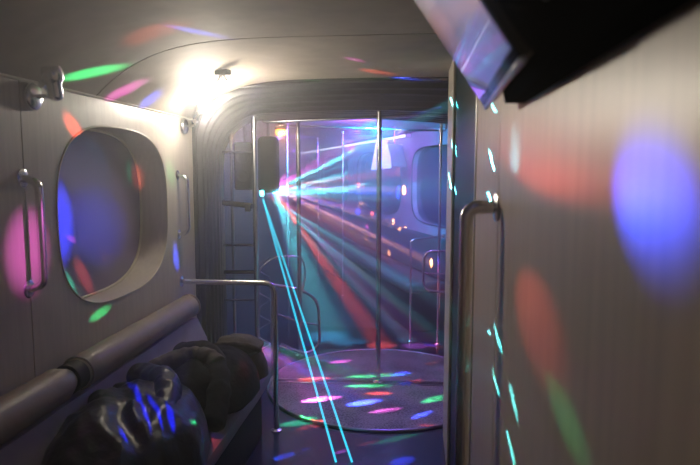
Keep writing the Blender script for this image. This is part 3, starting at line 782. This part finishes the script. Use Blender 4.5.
# added unseen lamps that tint the television screen, and stray spots on the bench
spot(V(-1.0, .2, 1.2), (Bp + Cp) / 2 + V(-.12, -.05, .22), (.42, .60, 1), 16, 12, 1.0, .02)
spot(V(-1.0, .2, 1.25), at(470, 18, Y=1.2), (1, .3, .25), 14, 4, 1.0, .02)
spot(V(-.1, 4.2, 1.7), at(238, 405, Z=.45), RED, 30, .8, 1.0, .004)
bpy.context.view_layer.update(); DG = bpy.context.evaluated_depsgraph_get()
def seen(px, py): return bpy.context.scene.ray_cast(DG, EYE + ray(px, py) * .3, ray(px, py).normalized())[1]
for (x0, y0, x1, y1, w_) in ((128, 378, 152, 446, 6), (146, 392, 164, 436, 5), (166, 400, 174, 436, 8), (118, 425, 128, 445, 5)):
    a_, b_ = seen(x0, y0), seen(x1, y1); mid = (a_ + b_) / 2; src = V(-.35, 1.5, 1.9); d = (mid - src); L = d.length; d.normalize()
    e = (b_ - a_) - d * (b_ - a_).dot(d); hx = e.length / 2 / L; e.normalize(); yv = (-d).cross(e)
    o = spot(src, mid, (.01, .02, 1), 500, 5, .8, .002); k = math.tan(math.radians(5))
    o.rotation_euler = Matrix((e, yv, -d)).transposed().to_euler(); o.scale = (hx / k, w_ / F * 2.3 / 2 / L / k, 1)
spot(V(-.1, 4.2, 1.7), at(168, 456, Z=.6), GRN, 40, .5, 1.0, .004)
# rear wall spots
SB2 = at(274, 190, Y=5.2)
for x, y, c, w, m in ((357, 185, RED, 50, 3), (360, 205, ORG, 60, 3), (395, 172, RED, 60, 5), (404, 190, ORG, 60, 4), (396, 192, BLU, 140, 6), (371, 228, MAG, 60, 3), (393, 222, ORG, 60, 3), (405, 230, ORG, 50, 3),
                      (370, 240, ORG, 50, 3), (394, 256, ORG, 60, 3), (440, 267, ORG, 80, 4), (325, 166, MAG, 80, 4), (322, 185, RED, 60, 3), (303, 237, RED, 60, 5), (310, 150, MAG, 60, 5), (350, 145, MAG, 50, 8), (372, 213, RED, 50, 3), (358, 212, BLU, 90, 4)):
    s_, z_ = far_at(x, y, FHW); s_ = min(s_, SE - .2)
    p_ = far(s_, FHW, z_); src = SB2 + V(0, -.03, .02)
    depth = (p_ - EYE).dot(FW)
    spot(src, p_, c, w * 32, math.degrees(math.atan(m * 1.3 / F * depth / (p_ - src).length)), .8, .002)
# beams through the haze, fanned out from the projector
def beam(px, py, Y, col, power, half, src=S1 + V(0, -.03, -.02), blend=.4):
    spot(src, at(px, py, Y=Y), col, power, half, blend, .004, 'beam')

for px, py, c, w, h in ((386, 352, RED, 620, 4.6), (418, 350, MAG, 240, 3.4), (428, 338, RED, 180, 2.6), (440, 290, RED, 200, 2.6), (338, 300, CYA, 90, 2.2), (440, 230, BLU, 420, 1.6), (440, 262, BLU, 420, 2.2), (440, 186, CYA, 60, 1.5), (440, 205, MAG, 200, 1.2),
                        (330, 300, CYA, 60, 6), (345, 270, CYA, 160, 3), (300, 262, CYA, 240, 9), (335, 325, CYA, 110, 5), (400, 250, MAG, 120, 3), (410, 325, BLU, 420, 1.6), (318, 400, BLU, 160, 2)):
    beam(px, py, 5.4, c, w, h, src=SB2, blend=1.0)
spot(S2, V(-1.03, 2.1, .65), BLU, 60, 4.5, .8, .004); spot(V(-.5, 4.3, 1.7), at(232, 400, X=BX + .02), RED, 12, 1.6, .8, .004)
# general colour wash in the rear section
def wash(a, b, c, p, h): spot(a, b, c, p * 6.5, h, 1.0, .05, 'wash')
wash(far(.75, .2, 1.98), far(5, .6, .4), (.01, .42, 1), 70, 75)
wash(far(1.4, .2, 2.0), far(5, .9, 1.0), (.42, .03, .8), 34, 72)
wash(far(4.5, .1, 1.9), far(9, .3, .9), (.22, .06, 1), 20, 75)
wash(far(7, 0, 1.9), far(11, -.3, 1.2), (.02, .35, 1), 24, 75)
wash(V(-.1, 4.9, 1.95), V(-.15, 4.4, 0), (.42, .18, 1), 9, 60)
wash(V(-.2, 4.6, 1.95), V(-.25, 2.6, 0), (.12, .06, 1), 4, 40)
point(S2, ORG, 2.2, .03)
# world: faint ambient and the haze that fills the bus
w = bpy.data.worlds.new('world'); bpy.context.scene.world = w; w.use_nodes = True
nt = w.node_tree; bg = nt.nodes['Background']; bg.inputs[0].default_value = (0, 0, 0, 1); bg.inputs[1].default_value = 0
vs = nt.nodes.new('ShaderNodeVolumeScatter'); vs.inputs['Density'].default_value = .040; vs.inputs['Anisotropy'].default_value = .72
vs.inputs['Color'].default_value = (.95, .97, 1, 1)
nt.links.new(vs.outputs[0], nt.nodes['World Output'].inputs['Volume'])

# the denser smoke standing in the joint and the rear section
m = bpy.data.materials.new('smoky_haze'); m.use_nodes = True; nt = m.node_tree; nt.nodes.remove(nt.nodes['Principled BSDF'])
v_ = nt.nodes.new('ShaderNodeVolumeScatter'); v_.inputs['Density'].default_value = .16; v_.inputs['Anisotropy'].default_value = .3
nt.links.new(v_.outputs[0], nt.nodes['Material Output'].inputs['Volume'])
fl = [V(XC - 1.22, YE + .1, 0), V(XC + 1.22, YE + .1, 0), far(0, 1.25, 0) + V(.12, 0, 0), far(SE + .1, 1.25, 0), far(SE + .1, -1.2, 0), far(.3, -1.2, 0)]
bm = bmesh.new(); a_ = [bm.verts.new(p + V(0, 0, .001)) for p in fl]; b_ = [bm.verts.new(p + V(0, 0, 2.3)) for p in fl]
bm.faces.new(a_); bm.faces.new(b_[::-1])
for i in range(len(fl)): j = (i + 1) % len(fl); bm.faces.new((a_[i], b_[i], b_[j], a_[j]))
tag(obj('haze', bm, m), 'thin disco smoke filling the joint and the rear section', 'haze', kind='stuff')

sc = bpy.context.scene
sc.view_settings.view_transform = 'Standard'; sc.view_settings.look = 'None'; sc.view_settings.gamma = 1
sc.view_settings.use_curve_mapping = False; sc.view_settings.exposure = 0.0
cy = sc.cycles
cy.use_denoising = True
cy.max_bounces = 5; cy.diffuse_bounces = 2; cy.glossy_bounces = 3; cy.volume_bounces = 0; cy.transmission_bounces = 2
cy.sample_clamp_indirect = 3.0; cy.caustics_reflective = False; cy.caustics_refractive = False
